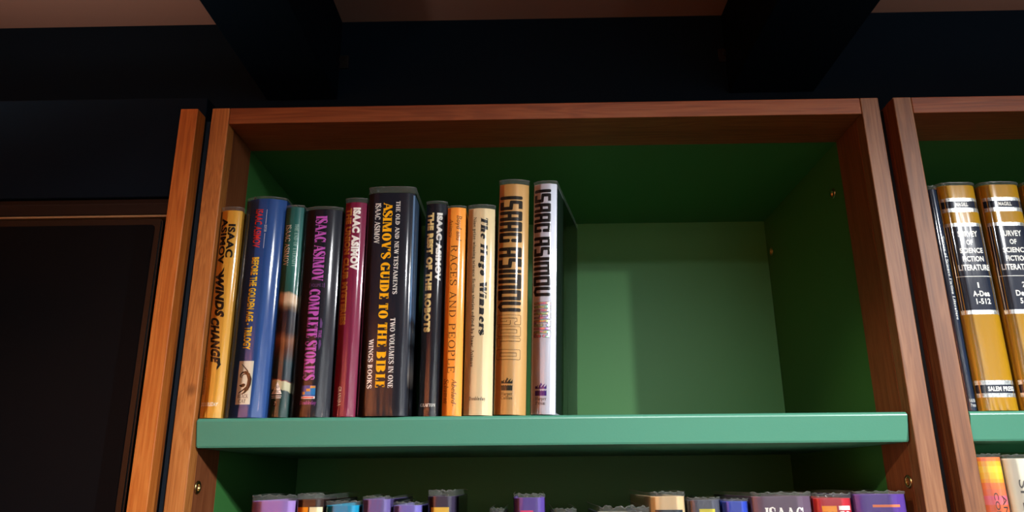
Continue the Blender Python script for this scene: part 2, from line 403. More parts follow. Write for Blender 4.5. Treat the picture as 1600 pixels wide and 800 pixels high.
# ------------------------------------------------------------------ lettering
class SerifFont:
    """high-contrast roman drawn stroke by stroke; cap height 1"""
    def __init__(self, w=.15, t=.045, s=.06, x=.66):
        self.W, self.T, self.S, self.X = w, t, s, x; self.P = []
    def q(self, *pts): self.P.append(list(pts))
    def rect(self, x0, y0, x1, y1): self.q((x0, y0), (x1, y0), (x1, y1), (x0, y1))
    def stem(self, x, y0, y1, sb=1, stp=1):
        W, T, S = self.W, self.T, self.S
        self.rect(x, y0, x+W, y1)
        if sb: self.rect(x-S, y0, x+W+S, y0+T)
        if stp == 1: self.rect(x-S, y1-T, x+W+S, y1)
        if stp == 2: self.q((x-S*1.3, y1-T*2.2), (x, y1-T*2.4), (x+W*.5, y1), (x, y1))
    def thin(self, x, y0, y1, sb=1, stp=1):
        w = self.W; self.W = self.T*1.15; self.stem(x, y0, y1, sb, stp); self.W = w
    def diag(self, xa, ya, xb, yb, w): self.q((xa, ya), (xa+w, ya), (xb+w, yb), (xb, yb))
    def arc(self, cx, cy, rx, ry, a0, a1, n=14):
        W, T = self.W*1.05, self.T
        pts = []
        for k in range(n+1):
            a = math.radians(a0+(a1-a0)*k/n); c, s = math.cos(a), math.sin(a)
            pts.append(((cx+rx*c, cy+ry*s), (cx+max(rx-W, .002)*c, cy+max(ry-T, .002)*s)))
        for (o1, i1), (o2, i2) in zip(pts[:-1], pts[1:]): self.q(o1, o2, i2, i1)
    def brush(self, pts):
        """pts: (x, y, half width) polyline"""
        L = []
        for k, (x, y, w) in enumerate(pts):
            a = pts[max(k-1, 0)]; b = pts[min(k+1, len(pts)-1)]
            dx, dy = b[0]-a[0], b[1]-a[1]; d = math.hypot(dx, dy) or 1
            L.append(((x-dy/d*w, y+dx/d*w), (x+dy/d*w, y-dx/d*w)))
        for (a, b), (c, d) in zip(L[:-1], L[1:]): self.q(a, b, d, c)
    def scurve(self, x0, x1, y0, y1):
        W, T = self.W, self.T; m = (x0+x1)/2; h = y1-y0; r = (x1-x0)/2
        P = []
        for k in range(9):
            a = math.radians(20+k*20); P.append((m+r*.92*math.cos(a), y1-h*.26+h*.25*math.sin(a), T*.6+(W*.35 if k > 5 else 0)))
        for k in range(1, 6):
            f = k/6; P.append((x0+.08*r+(x1-x0-.16*r)*f, y1-h*.30-h*.38*f, W*.52))
        for k in range(9):
            a = math.radians(20-k*22); P.append((m+r*.92*math.cos(a), y0+h*.26+h*.25*math.sin(a), T*.6+(W*.35 if k < 2 else 0)))
        self.brush(P)
        self.rect(x1-T*1.2, y1-h*.30, x1, y1-h*.04); self.rect(x0, y0+h*.03, x0+T*1.2, y0+h*.30)
    def glyph(self, ch):
        W, T, S, X = self.W, self.T, self.S, self.X; self.P = []
        ft = self.rect; bw = .0
        def foot(x, w, y=0): ft(x-S, y, x+w+S, y+T)
        if ch == 'A':
            self.diag(.06, 0, .36, 1, T*1.2); self.diag(.70, 0, .36-W*.25, 1, W); ft(.18, .29, .66, .29+T); foot(.06, T); foot(.70, W); a = .78+W*.5
        elif ch == 'B': self.stem(.06, 0, 1); self.arc(.26, .745, .30+W*.3, .255, -90, 90); self.arc(.27, .265, .36+W*.3, .265, -90, 90); a = .72+W*.4
        elif ch == 'C': self.arc(.42, .5, .42, .52, 38, 322, 22); ft(.78-T, .66, .78, 1); ft(.78-T, 0, .78, .22); a = .82
        elif ch == 'D': self.stem(.06, 0, 1); self.arc(.30, .5, .44+W*.2, .5, -90, 90); a = .80+W*.3
        elif ch in 'EF':
            self.stem(.06, 0, 1); ft(.06, 1-T, .62, 1); ft(.62-T, .74, .62, 1); ft(.06, .5-T/2, .46, .5+T/2); ft(.46-T, .38, .46, .62); a = .68
            if ch == 'E': ft(.06, 0, .66, T); ft(.66-T, 0, .66, .28); a = .72
        elif ch == 'G': self.arc(.42, .5, .42, .52, 38, 330, 22); ft(.78-T, .66, .78, 1); ft(.72-W*.5, .02, .72+W*.5, .42); foot(.72-W*.5, W, .42-T); a = .90
        elif ch == 'H': self.stem(.06, 0, 1); self.stem(.62, 0, 1); ft(.06, .5-T/2, .7, .5+T/2); a = .68+W+S
        elif ch == 'I': self.stem(.07, 0, 1); a = .14+W
        elif ch == 'K': self.stem(.06, 0, 1); self.diag(.2, .42, .62, 1, T*1.3); self.diag(.58, 0, .26, .55, W); foot(.58, W); foot(.58, T, 1-T); a = .72+W*.6
        elif ch == 'L': self.stem(.06, 0, 1); ft(.06, 0, .62, T); ft(.62-T, 0, .62, .3); a = .66
        elif ch == 'M': self.thin(.08, 0, 1); self.diag(.46, 0, .08, 1, W*.9); self.diag(.46, 0, .82, 1, T*1.2); self.stem(.80, 0, 1); a = .88+W+S
        elif ch == 'N': self.thin(.08, 0, 1); self.diag(.66, 0, .06, 1, W); self.thin(.70, 0, 1, 0); a = .82+S
        elif ch == 'O': self.arc(.43, .5, .43, .52, 0, 360, 28); a = .88
        elif ch == 'P': self.stem(.06, 0, 1); self.arc(.27, .73, .34+W*.3, .27, -90, 90); a = .68+W*.4
        elif ch == 'R': self.stem(.06, 0, 1); self.arc(.27, .74, .34+W*.3, .26, -90, 90); self.diag(.62, 0, .34, .5, W); foot(.62, W); a = .76+W*.6
        elif ch == 'S': self.scurve(.05, .60, -.02, 1.02); a = .66
        elif ch == 'T': self.stem(.34-W/2, 0, 1, 1, 0); ft(0, 1-T, .68, 1); ft(0, .72, T, 1); ft(.68-T, .72, .68, 1); a = .70
        elif ch == 'U': self.stem(.06, .3, 1, 0); self.arc(.06+.3+W*.2, .32, .30+W*.2, .34, 180, 360); self.thin(.62+W*.4-T, .3, 1, 0); a = .72+W*.4+S*.5
        elif ch == 'V': self.diag(.34, 0, .02, 1, W); self.diag(.34+W*.3, 0, .68, 1, T*1.2); foot(.02, W, 1-T); foot(.68, T, 1-T); a = .78
        elif ch == 'W': self.diag(.30, 0, .02, 1, W); self.diag(.30+W*.3, 0, .55, 1, T*1.2); self.diag(.76, 0, .50, 1, W); self.diag(.76+W*.3, 0, 1.06, 1, T*1.2); foot(.02, W, 1-T); foot(1.06, T, 1-T); a = 1.14
        elif ch == 'Y': self.stem(.34-W/2, 0, .48, 1, 0); self.diag(.34-W/2, .44, .02, 1, W); self.diag(.34, .44, .64, 1, T*1.2); foot(.02, W, 1-T); foot(.64, T, 1-T); a = .72
        elif ch == "'": self.q((.04, .68), (.04+W*.4, .68), (.04+W*.9, 1), (.02, 1)); a = .04+W+.03
        elif ch == '-': ft(.05, .3, .33, .3+T*1.6); a = .38
        elif ch == 'a': self.stem(.34, 0, X*.72, 0, 0); self.arc(.25, X*.62, .09+W, X*.38, 10, 170); self.arc(.24, X*.29, .22, X*.31, 0, 360, 18); ft(.34, 0, .34+W+S, T); a = .40+W
        elif ch == 'b': self.stem(.05, 0, 1, 0, 2); self.arc(.28, X/2, .26+W*.2, X/2+.01, 0, 360, 20); a = .60+W*.2
        elif ch == 'c': self.arc(.27, X/2, .27, X/2+.01, 45, 320, 18); ft(.42, X*.68, .42+W*.7, X*.88); a = .54
        elif ch == 'd': self.arc(.28, X/2, .27, X/2+.01, 0, 360, 20); self.stem(.40, 0, 1, 0, 2); ft(.40, 0, .40+W+S, T); a = .50+W
        elif ch == 'e': self.arc(.27, X/2, .27, X/2+.01, 0, 325, 20); ft(.05, X*.5, .52, X*.5+T); a = .57
        elif ch == 'f': self.stem(.10, 0, .8, 1, 0); self.arc(.10+.17, .8, .17, .2, 20, 180); ft(0, X-T, .36, X); a = .38
        elif ch == 'g': self.arc(.26, X*.66, .23, X*.34, 0, 360, 18); self.arc(.26, -.10, .25, .18, 0, 360, 18); self.brush([(.12, X*.34, T*.7), (.08, .14, T*.9), (.2, .06, W*.5), (.4, .05, W*.4)]); a = .56
        elif ch == 'h': self.stem(.05, 0, 1, 1, 2); self.arc(.05+.22+W*.4, X*.62, .22+W*.4, X*.38, 0, 150); self.stem(.34+W*.2, 0, X*.62, 1, 0); a = .44+W+S
        elif ch == 'i': self.stem(.06, 0, X, 1, 2); self.arc(.06+W/2, .88, W*.62, .09, 0, 360, 10); a = .13+W
        elif ch == 'k': self.stem(.05, 0, 1, 1, 2); self.diag(.16, .25, .40, X, T*1.3); self.diag(.36, 0, .2, X*.55, W); a = .46+W
        elif ch == 'l': self.stem(.06, 0, 1, 1, 2); a = .13+W
        elif ch == 'm':
            self.stem(.05, 0, X, 1, 2)
            for dx in (.05, .36): self.arc(dx+.20+W*.3, X*.62, .20+W*.3, X*.38, 0, 150); self.stem(dx+.26, 0, X*.62, 1, 0)
            a = .76+W
        elif ch == 'n': self.stem(.05, 0, X, 1, 2); self.arc(.05+.22+W*.3, X*.62, .22+W*.3, X*.38, 0, 150); self.stem(.34, 0, X*.62, 1, 0); a = .43+W+S*.4
        elif ch == 'o': self.arc(.28, X/2, .28, X/2+.01, 0, 360, 22); a = .59
        elif ch == 'p': self.stem(.05, -.32, X, 1, 2); self.arc(.28, X/2, .27+W*.1, X/2+.01, 0, 360, 20); a = .60+W*.1
        elif ch == 'r': self.stem(.05, 0, X, 1, 2); self.arc(.05+.20+W*.3, X*.62, .20, X*.38, 60, 150); ft(.28+W*.2, X*.72, .28+W*.9, X*.95); a = .34+W*.7
        elif ch == 's': self.scurve(.04, .40, -.01, X+.01); a = .46
        elif ch == 't': self.stem(.09, .1, .88, 0, 0); self.arc(.09+.15, .14, .15, .15, 180, 310); ft(0, X-T, .34, X); a = .38
        elif ch == 'u': self.stem(.05, X*.35, X, 0, 2); self.arc(.05+.20+W*.2, X*.36, .20+W*.2, X*.37, 180, 350); self.stem(.34, 0, X, 0, 2); ft(.34, 0, .34+W+S, T); a = .44+W
        elif ch == 'v': self.diag(.22, 0, .02, X, W); self.diag(.22+W*.3, 0, .46, X, T*1.2); ft(0, X-T, .06+W, X); ft(.40, X-T, .54, X); a = .55
        elif ch == 'w': self.diag(.20, 0, .02, X, W); self.diag(.20+W*.3, 0, .40, X, T*1.2); self.diag(.52, 0, .36, X, W); self.diag(.52+W*.3, 0, .74, X, T*1.2); ft(0, X-T, .06+W, X); ft(.68, X-T, .82, X); a = .83
        elif ch == 'y': self.diag(.22, 0, .02, X, W); self.diag(.12, -.32, .46, X, T*1.4); ft(0, X-T, .06+W, X); ft(.40, X-T, .54, X); a = .55
        elif ch == 'z': ft(.03, X-T, .44, X); ft(.03, 0, .46, T); self.diag(.03, T, .44-W, X-T, W*1.1); a = .50
        else: a = .32
        return self.P, a
    def polys(self, text, gap=.07, slant=0):
        out = []; x = 0
        for ch in text:
            P, a = self.glyph(ch)
            for p in P: out.append([(px+x+py*slant, py) for px, py in p])
            x += a+gap
        return out, x-gap
class BlockFont:
    """squared heavy display capitals built from thick rectilinear strokes"""
    G = {'I': [[(.5, 0), (.5, 1)]], 'S': [[(1, 1), (0, 1), (0, .52), (1, .48), (1, 0), (0, 0)]], 'A': [[(0, 0), (0, 1), (1, 1), (1, 0)], [(0, .42), (1, .42)]],
         'C': [[(1, .64), (1, 1), (0, 1), (0, 0), (1, 0), (1, .36)]], 'M': [[(0, 0), (0, 1), (1, 1), (1, 0)], [(.5, 1), (.5, 0)]], 'O': [[(0, 0), (0, 1), (1, 1), (1, 0), (0, 0)]],
         'V': [[(0, 1), (0, .12), (.5, 0), (1, .12), (1, 1)]], 'G': [[(1, .88), (1, 1), (0, 1), (0, 0), (1, 0), (1, .48), (.62, .48)]], 'L': [[(0, 1), (0, 0), (1, 0)]], 'D': [[(0, 0), (0, 1), (1, 1), (1, 0), (0, 0)]]}
    WD = {'I': .0, 'M': .62}
    def __init__(self, th=.2, tv=.17, lay=None): self.th, self.tv = th, tv; self.lay = lay or (th, tv)
    def polys(self, text, gap=.07, slant=0):
        out = []; x = 0; hv, hh = self.th/2, self.tv/2; lv, lh = self.lay[0]/2, self.lay[1]/2
        for ch in text:
            if ch == ' ': x += .22; continue
            w = self.WD.get(ch, .36)
            for path in self.G[ch]:
                pts = [(x+lv+px*w, lh+py*(1-2*lh)) for px, py in path]
                for (ax, ay), (bx, by) in zip(pts[:-1], pts[1:]):
                    if abs(ax-bx) < abs(ay-by)*.6:
                        y0, y1 = sorted((ay, by)); c = hh*.5
                        if ay > by: ax, bx = bx, ax
                        out.append([(ax-hv, y0-hh+c), (ax-hv*.5, y0-hh), (ax+hv*.5, y0-hh), (ax+hv, y0-hh+c), (bx+hv, y1+hh-c), (bx+hv*.5, y1+hh), (bx-hv*.5, y1+hh), (bx-hv, y1+hh-c)])
                    else:
                        if ax > bx: ax, ay, bx, by = bx, by, ax, ay
                        out.append([(ax-hv*.2, ay-hh), (bx+hv*.2, by-hh), (bx+hv*.2, by+hh), (ax-hv*.2, ay+hh)])
            x += w+2*lv+gap
        return out, x-gap
_FC = {}
def sans(text, bold=0.0, shear=0.0, space=1.0):
    """built-in sans face, returned as (verts, faces) with its box scaled to height 1"""
    cu = bpy.data.curves.new('t', 'FONT'); cu.body = text; cu.size = 1; cu.offset = bold; cu.shear = shear
    cu.space_character = space*(1+bold*1.7); cu.resolution_u = 3; cu.fill_mode = 'FRONT'
    ob = bpy.data.objects.new('t', cu); COL.objects.link(ob)
    dg = bpy.context.evaluated_depsgraph_get()
    me = bpy.data.meshes.new_from_object(ob.evaluated_get(dg))
    V = [(v.co.x, v.co.y) for v in me.vertices]; F = [tuple(p.vertices) for p in me.polygons]
    bpy.data.objects.remove(ob); bpy.data.curves.remove(cu); bpy.data.meshes.remove(me)
    x0 = min(v[0] for v in V); x1 = max(v[0] for v in V); y0 = min(v[1] for v in V); y1 = max(v[1] for v in V)
    return [((x-x0)/(x1-x0), (y-y0)/(y1-y0)) for x, y in V], F
def as_mesh(font, text, **k):
    """normalised 2-D mesh: x 0..1 along the line, y in cap heights (serif, block) or 0..1 (sans)"""
    if font == 'sans': return sans(text, **k)
    P, w = font.polys(text, **k)
    V, F = [], []
    for p in P:
        F.append(tuple(range(len(V), len(V)+len(p)))); V += [(x/w, y) for x, y in p]
    return V, F

# ------------------------------------------------------------------ books
class Book:
    def __init__(s, name, label, x0, x1, h, e, rgb, xt=None, yf=.004, th=33, b=.005, pw=3.0, d=.155, base=.0, yaw=0, group=None, mat=None, sleeve=None, rough=.5, pages=True, lipj=.00018):
        s.w = x1-x0; s.h = h; s.pw = pw; s.th = math.radians(th); s.b = b if pw > 3.5 else (x1-x0)/2*math.tan(s.th/2); s.d = d; s.e = e
        t = thing(name, label, 'book', ((x0+x1)/2, yf, base+.0003), group); s.t = t
        lean = math.atan2(((xt[0]+xt[1])/2-(x0+x1)/2), h) if xt else 0
        if lean: t.location.z += abs(math.sin(lean))*s.w/2
        t.rotation_euler = (0, lean, math.radians(yaw))
        s.rgb = rgb
        jm = mat or paint('jacket %d %d %d' % rgb, rgb, rough, .12)
        # jacketed boards: U-shaped shell with thickness
        N = 30; w = s.w-.0016
        out = [(w/2, d)]+[(w/2*(1-2*k/N), s.prof(1-k/N)) for k in range(N+1)]+[(-w/2, d)]
        th = .0024; b = s.b
        inn = [(w/2-th, d)]+[((w/2-th)*(1-2*k/N), s.prof(1-k/N)+th) for k in range(N+1)]+[(-w/2+th, d)]
        bm = bmesh.new()
        R = {}
        for key, ring in (('o', out), ('i', inn)):
            for z in (0, h): R[key, z] = [bm.verts.new((x, y, z)) for x, y in ring]
        n = len(out)
        for k in range(n-1):
            bm.faces.new((R['o', 0][k], R['o', 0][k+1], R['o', h][k+1], R['o', h][k]))
            bm.faces.new((R['i', 0][k+1], R['i', 0][k], R['i', h][k], R['i', h][k+1]))
            bm.faces.new((R['o', h][k], R['o', h][k+1], R['i', h][k+1], R['i', h][k]))
            bm.faces.new((R['o', 0][k+1], R['o', 0][k], R['i', 0][k], R['i', 0][k+1]))
        for k in (0, n-1): bm.faces.new((R['o', 0][k], R['o', h][k], R['i', h][k], R['i', 0][k]))
        bmesh.ops.recalc_face_normals(bm, faces=bm.faces)
        o = link('cover', bm, jm, t, True)
        o.data.set_sharp_from_angle(angle=math.radians(40))
        if pages:
            box('page_block', -w/2+th+.0004, w/2-th-.0004, b+th+.001, d-.004, .003, h-.003, M_PAGES, t)
        # clear sleeve
        o_ = .0007
        ring = [(w/2+o_, d+.001), (w/2+o_, d*.66), (w/2+o_, d*.33)]+[((w/2+o_)*(1-2*k/N), s.prof(1-k/N)-o_) for k in range(N+1)]+[(-w/2-o_, d*.33), (-w/2-o_, d*.66), (-w/2-o_, d+.001)]
        zs = [0, .004, .010, h*.25, h*.5, h*.75, h-.010, h-.002, h]
        rnd = random.Random(int(abs(x0)*1e5)+3)
        ph = [rnd.uniform(0, 6.28) for _ in range(4)]
        nr = len(ring)
        def wav(k): return (math.sin(k*.9+ph[0])+.6*math.sin(k*1.9+ph[1])+.4*math.sin(k*.4+ph[2]))*.5
        def shell(nm, zrow, mt, top):
            bm = bmesh.new(); rows = []
            for zi, z in enumerate(zrow):
                row = []
                for k, (x, y) in enumerate(ring):
                    a = rnd.uniform(0, 1)*(.0005 if (zi in (0, 1) and not top) else (.0004*zi if top else 0))
                    row.append(bm.verts.new((x, y-a if 2 < k < nr-3 else y, z+(wav(k)*lipj if top and zi == len(zrow)-1 else 0))))
                rows.append(row)
            for a, b2 in zip(rows[:-1], rows[1:]):
                for k in range(nr-1): bm.faces.new((a[k], b2[k], b2[k+1], a[k+1]))
            bmesh.ops.recalc_face_normals(bm, faces=bm.faces)
            return link(nm, bm, mt, t, True)
        o = shell('sleeve', zs, sleeve or M_SLEEVE, False); o['label'] = 'clear protective sleeve'
        o = shell('sleeve_edge', [h, h+e*.5, h+e], M_LIP, True); o['label'] = 'free upper edge of the clear sleeve'
        # cut rim of the sleeve
        bm = bmesh.new()
        for k in range(nr-1):
            (x, y), (x2, y2) = ring[k], ring[k+1]
            za, zb = h+e+wav(k)*lipj, h+e+wav(k+1)*lipj; q = .0002
            vs = [bm.verts.new(c) for c in ((x, y-.0002, za), (x2, y2-.0002, zb), (x2*.99, y2+q, zb), (x*.99, y+q, za))]
            ws = [bm.verts.new((v.co.x, v.co.y, v.co.z-.00025)) for v in vs]
            bm.faces.new(vs); bm.faces.new((vs[0], ws[0], ws[1], vs[1])); bm.faces.new((vs[2], ws[2], ws[3], vs[3]))
        link('sleeve_rim', bm, M_RIM, t)
    def prof(s, u):
        t = min(1, abs(2*u-1))
        if s.pw > 3.5: return s.b*t**s.pw
        sn = math.sin(s.th)
        return s.w/2/sn*(1-math.sqrt(1-(t*sn)**2))
    def X(s, u): return (u-.5)*(s.w-.0016)
    def put(s, name, V, F, mat, off=.00025, label=None, parent=None):
        """V: (u, z) list laid on the curved spine"""
        bm = bmesh.new()
        vs = [bm.verts.new((s.X(u), 0, z)) for u, z in V]
        for f in F:
            try: bm.faces.new([vs[i] for i in f])
            except ValueError: pass
        for k in range(1, 14):
            x = s.X(k/14)
            bmesh.ops.bisect_plane(bm, geom=bm.verts[:]+bm.edges[:]+bm.faces[:], plane_co=(x, 0, 0), plane_no=(1, 0, 0), dist=1e-6)
        for v in bm.verts:
            u = v.co.x/(s.w-.0016)+.5; v.co.y = s.prof(u)-off
        for f in bm.faces:
            f.normal_update()
            if f.normal.y > 0: f.normal_flip()
        o = link(name, bm, mat, parent or s.t)
        if label: o['label'] = label
        return o
    def down(s, name, font, text, u0, u1, za, zb, mat, drift=0, off=.00025, **k):
        """line of lettering running down the spine: baseline at u0, tops at u1"""
        V, F = as_mesh(font, text, **k)
        V = [(u0+(u1-u0)*y+drift*x, za+(zb-za)*x) for x, y in V]
        return s.put(name, V, F, mat, off)
    def across(s, name, font, text, u0, u1, z0, z1, mat, off=.00025, **k):
        V, F = as_mesh(font, text, **k)
        return s.put(name, [(u0+(u1-u0)*x, z0+(z1-z0)*y) for x, y in V], F, mat, off)
    def patch(s, name, u0, u1, z0, z1, mat, off=.00012, sl=0, label=None, parent=None):
        V = [(u0, z0), (u1, z0), (u1+sl, z1), (u0+sl, z1)]
        return s.put(name, V, [(0, 1, 2, 3)], mat, off, label, parent)
    def poly(s, name, pts, mat, off=.0002, parent=None):
        return s.put(name, pts, [tuple(range(len(pts)))], mat, off, None, parent)
    def strokes(s, name, lines, mat, off=.0003, parent=None):
        """brush lines: lists of (u, z, half width in metres)"""
        V, F = [], []; w = s.w-.0016
        for pts in lines:
            for k, (u, z, h) in enumerate(pts):
                a = pts[max(k-1, 0)]; b = pts[min(k+1, len(pts)-1)]
                dx, dz = (b[0]-a[0])*w, b[1]-a[1]; L = math.hypot(dx, dz) or 1
                V += [(u-dz/L*h/w, z+dx/L*h), (u+dz/L*h/w, z-dx/L*h)]
                if k: n = len(V); F.append((n-4, n-3, n-1, n-2))
        return s.put(name, V, F, mat, off, None, parent)
    def side(s, name, y0, y1, z0, z1, mat, sgn=1, off=.0002):
        x = sgn*((s.w-.0016)/2+off)
        bm = bmesh.new()
        vs = [bm.verts.new((x, y, z)) for y, z in ((y0, z0), (y1, z0), (y1, z1), (y0, z1))]
        bm.faces.new(vs)
        return link(name, bm, mat, s.t)
M_RIM = paint('sleeve cut edge', (96, 104, 98), .3, .5)

def ink(rgb, rough=.5): return paint('ink %d %d %d' % rgb, rgb, rough, .12)
K = ink((14, 14, 16)); WH = ink((246, 246, 240)); NAVY = ink((18, 26, 44)); CREAM = ink((226, 218, 184))
SERIF = SerifFont(.18, .07, .05); FAT = SerifFont(.31, .08, .06); LIGHT = SerifFont(.11, .055, .05); ITAL = SerifFont(.12, .06, .03); SFBOLD = SerifFont(.23, .085, .06)
BLOCK = BlockFont()
G1 = 'books on the upper shelf of the half empty bookcase'

# 1 mustard book beside the stile
b = Book('book', 'slim mustard-yellow book with black slanted lettering against the wooden stile', -.3492, -.3258, .2192, .0038, (218, 166, 64), (-.3490, -.3257), b=.006, group=G1)
b.down('author_lettering', 'sans', 'ISAAC', .43, .78, .2036, .1663, K, bold=.045)
b.down('author_lettering', 'sans', 'ASIMOV', .05, .39, .2106, .1592, K, bold=.045)
b.down('title_lettering', 'sans', 'WINDS', .02, .48, .1480, .1018, K, drift=.22, bold=.07, shear=.25)
b.down('title_lettering', 'sans', 'CHANGE', .02, .48, .1015, .0540, K, drift=.28, bold=.07, shear=.25)
b.strokes('lettering_flourish', [[(.62, .0475, .0001), (.66, .0505, .0011), (.72, .053, .0016), (.60, .0565, .001)]], K); b.strokes('lettering_flourish', [[(.45, .1555, .0001), (.42, .1520, .0009), (.34, .1490, .0014), (.2, .147, .0006)]], K)
b.down('subtitle_lettering', 'sans', 'AND OTHER STORIES', .03, .13, .0580, .0233, K)
b.across('publisher_lettering', 'sans', 'DOUBLEDAY', .04, .84, .0115, .0153, WH, bold=.02, shear=.25)
# 2 blue
b = Book('book', 'wide royal blue book with yellow title and a white cat emblem label', -.3252, -.2810, .2322, .0022, (40, 82, 146), (-.3236, -.2800), th=40, pw=2.6, group=G1)
RED = ink((238, 68, 60)); YEL = ink((250, 214, 50))
b.down('author_lettering', 'sans', 'ISAAC ASIMOV', .28, .48, .2203, .1765, RED, bold=.02, shear=.15)
b.strokes('author_rule', [[(.575, .2195, .0002), (.575, .2031, .0002)]], WH); b.strokes('author_rule', [[(.575, .1928, .0002), (.575, .1760, .0002)]], WH)
b.down('editor_lettering', 'sans', 'EDITOR', .545, .605, .2020, .1942, WH)
b.down('title_lettering', 'sans', 'BEFORE THE GOLDEN AGE - TRILOGY', .31, .50, .1659, .0677, YEL, bold=.04)
lp = b.patch('emblem_label', .265, .62, .0127, .0562, ink((226, 226, 208)), label='white paper label with a black cat')
def lab(px, py):
    t = (680-py)/302; xl = 337-(py-378)*.106; return (.265+.355*(px-xl)/103.5, .0127+.0435*t)
b.strokes('cat_drawing', [[(*lab(355, 400), .0003), (*lab(372, 418), .0005), (*lab(396, 448), .0006), (*lab(402, 462), .0004)],
    [(*lab(344, 494), .0004), (*lab(346, 474), .0006), (*lab(360, 459), .0008), (*lab(382, 456), .0012), (*lab(402, 474), .0018), (*lab(410, 505), .0020), (*lab(404, 542), .0020), (*lab(390, 575), .0017), (*lab(372, 598), .0009), (*lab(352, 610), .0004)],
    [(*lab(354, 497), .0003), (*lab(357, 482), .0004), (*lab(372, 470), .0005), (*lab(388, 470), .0006)],
    [(*lab(392, 560), .0012), (*lab(368, 578), .0008), (*lab(345, 592), .0006), (*lab(328, 604), .0003)],
    [(*lab(336, 548), .0002), (*lab(352, 552), .0014), (*lab(366, 548), .0019), (*lab(378, 541), .0008)]], K, parent=lp)
b.across('label_lettering', SERIF, 'BLACK', .31, .565, .0190, .0228, ink((60, 60, 60)), off=.0003)
b.across('label_lettering', SERIF, 'CAT', .345, .52, .0143, .0178, ink((60, 60, 60)), off=.0003)
# 3 teal
art = banded('teal planet jacket', [(0, (22, 66, 62)), (.026, (24, 62, 60)), (.032, (30, 52, 52)), (.0325, (186, 180, 146)), (.0425, (196, 190, 156)), (.0430, (150, 60, 52)), (.0438, (28, 40, 52)), (.062, (34, 58, 66)), (.075, (92, 52, 34)), (.084, (136, 84, 56)), (.092, (40, 34, 40)), (.112, (30, 34, 48)), (.118, (120, 96, 74)), (.124, (214, 190, 160)), (.131, (206, 180, 150)), (.134, (32, 92, 84)), (.17, (46, 120, 110)), (.23, (42, 104, 102))], .24, noise=.012, interp='LINEAR', tilt=.25)
b = Book('book', 'thin teal book with a pale planet picture and a triangle emblem', -.2792, -.2592, .2220, .0020, (30, 84, 80), (-.2783, -.2596), b=.005, group=G1, mat=art)
b.down('author_lettering', SERIF, 'ISAAC ASIMOV', .07, .38, .2019, .1566, WH)
b.down('title_lettering', SERIF, 'THE END OF ETERNITY', .60, .80, .2026, .1551, ink((170, 205, 195)))
b.poly('triangle_emblem', [(.04, .0228), (.64, .0228), (.36, .0352)], WH)
b.across('emblem_lettering', 'sans', '50', .26, .46, .0285, .0312, K, off=.0003); b.across('emblem_lettering', 'sans', 'SFBC', .14, .54, .0236, .0268, K, off=.0003)
b.patch('emblem_rule', .04, .64, .0206, .0213, WH); b.patch('emblem_rule', .06, .62, .0188, .0195, WH)
b.patch('number_tile', .18, .42, .0108, .0164, K); b.across('number_lettering', 'sans', '7', .25, .35, .0118, .0154, WH, off=.0003)
# 4 black with magenta
b = Book('book', 'thick black book with magenta lettering and small blue stair emblem', -.2590, -.2178, .2190, .0030, (24, 27, 40), (-.2578, -.2188), b=.008, pw=2.8, group=G1)
MAG = ink((206, 104, 206)); PUR = ink((120, 78, 140))
b.down('author_lettering', FAT, 'ISAAC ASIMOV', .33, .63, .2115, .1397, MAG, gap=.04)
b.patch('volume_rule', .28, .30, .1322, .1372, PUR); b.patch('volume_rule', .66, .68, .1322, .1372, PUR)
b.across('volume_lettering', 'sans', 'VOLUME 2', .32, .64, .1330, .1364, PUR)
b.down('title_lettering', FAT, 'COMPLETE STORIES', .29, .58, .1305, .0364, MAG, gap=.04)
b.down('title_lettering', SERIF, 'THE', .605, .685, .0873, .0788, MAG)
b.strokes('title_flourish', [[(.645, .1000, .0001), (.66, .0945, .0013), (.66, .0895, .0008)], [(.66, .0770, .0008), (.66, .0720, .0013), (.645, .0665, .0001)]], PUR)
em = b.patch('stair_emblem', .275, .63, .0178, .0311, ink((58, 84, 170)), label='square blue emblem with orange steps')
b.poly('emblem_sky', [(.29, .0215), (.63, .0215), (.63, .0290), (.50, .0290)], ink((40, 140, 205)), .0003, em)
b.patch('emblem_step', .30, .37, .0220, .0248, ink((226, 168, 76)), .0004, parent=em); b.patch('emblem_step', .40, .50, .0252, .0278, ink((226, 168, 76)), .0004, parent=em); b.patch('emblem_step', .50, .63, .0284, .0306, ink((226, 168, 76)), .0004, parent=em)
b.patch('emblem_base', .275, .63, .0178, .0203, WH, .0004, parent=em); b.patch('emblem_line', .31, .60, .0185, .0196, RED, .0005, parent=em)
b.across('publisher_lettering', ITAL, 'Doubleday', .25, .66, .0122, .0160, MAG, slant=.2)
# 5 maroon
b = Book('book', 'slim maroon book with white and gold lettering', -.2160, -.1918, .2265, .0048, (132, 30, 70), (-.2146, -.1917), b=.006, group=G1)
b.down('author_lettering', 'sans', 'ISAAC ASIMOV', .39, .75, .2203, .1506, WH, bold=.07)
b.down('title_lettering', 'sans', 'THE UNION CLUB MYSTERIES', .05, .34, .2197, .0923, ink((198, 146, 78)), bold=.07)
b.down('publisher_lettering', SFBOLD, 'GRANADA', .20, .35, .0295, .0106, WH)
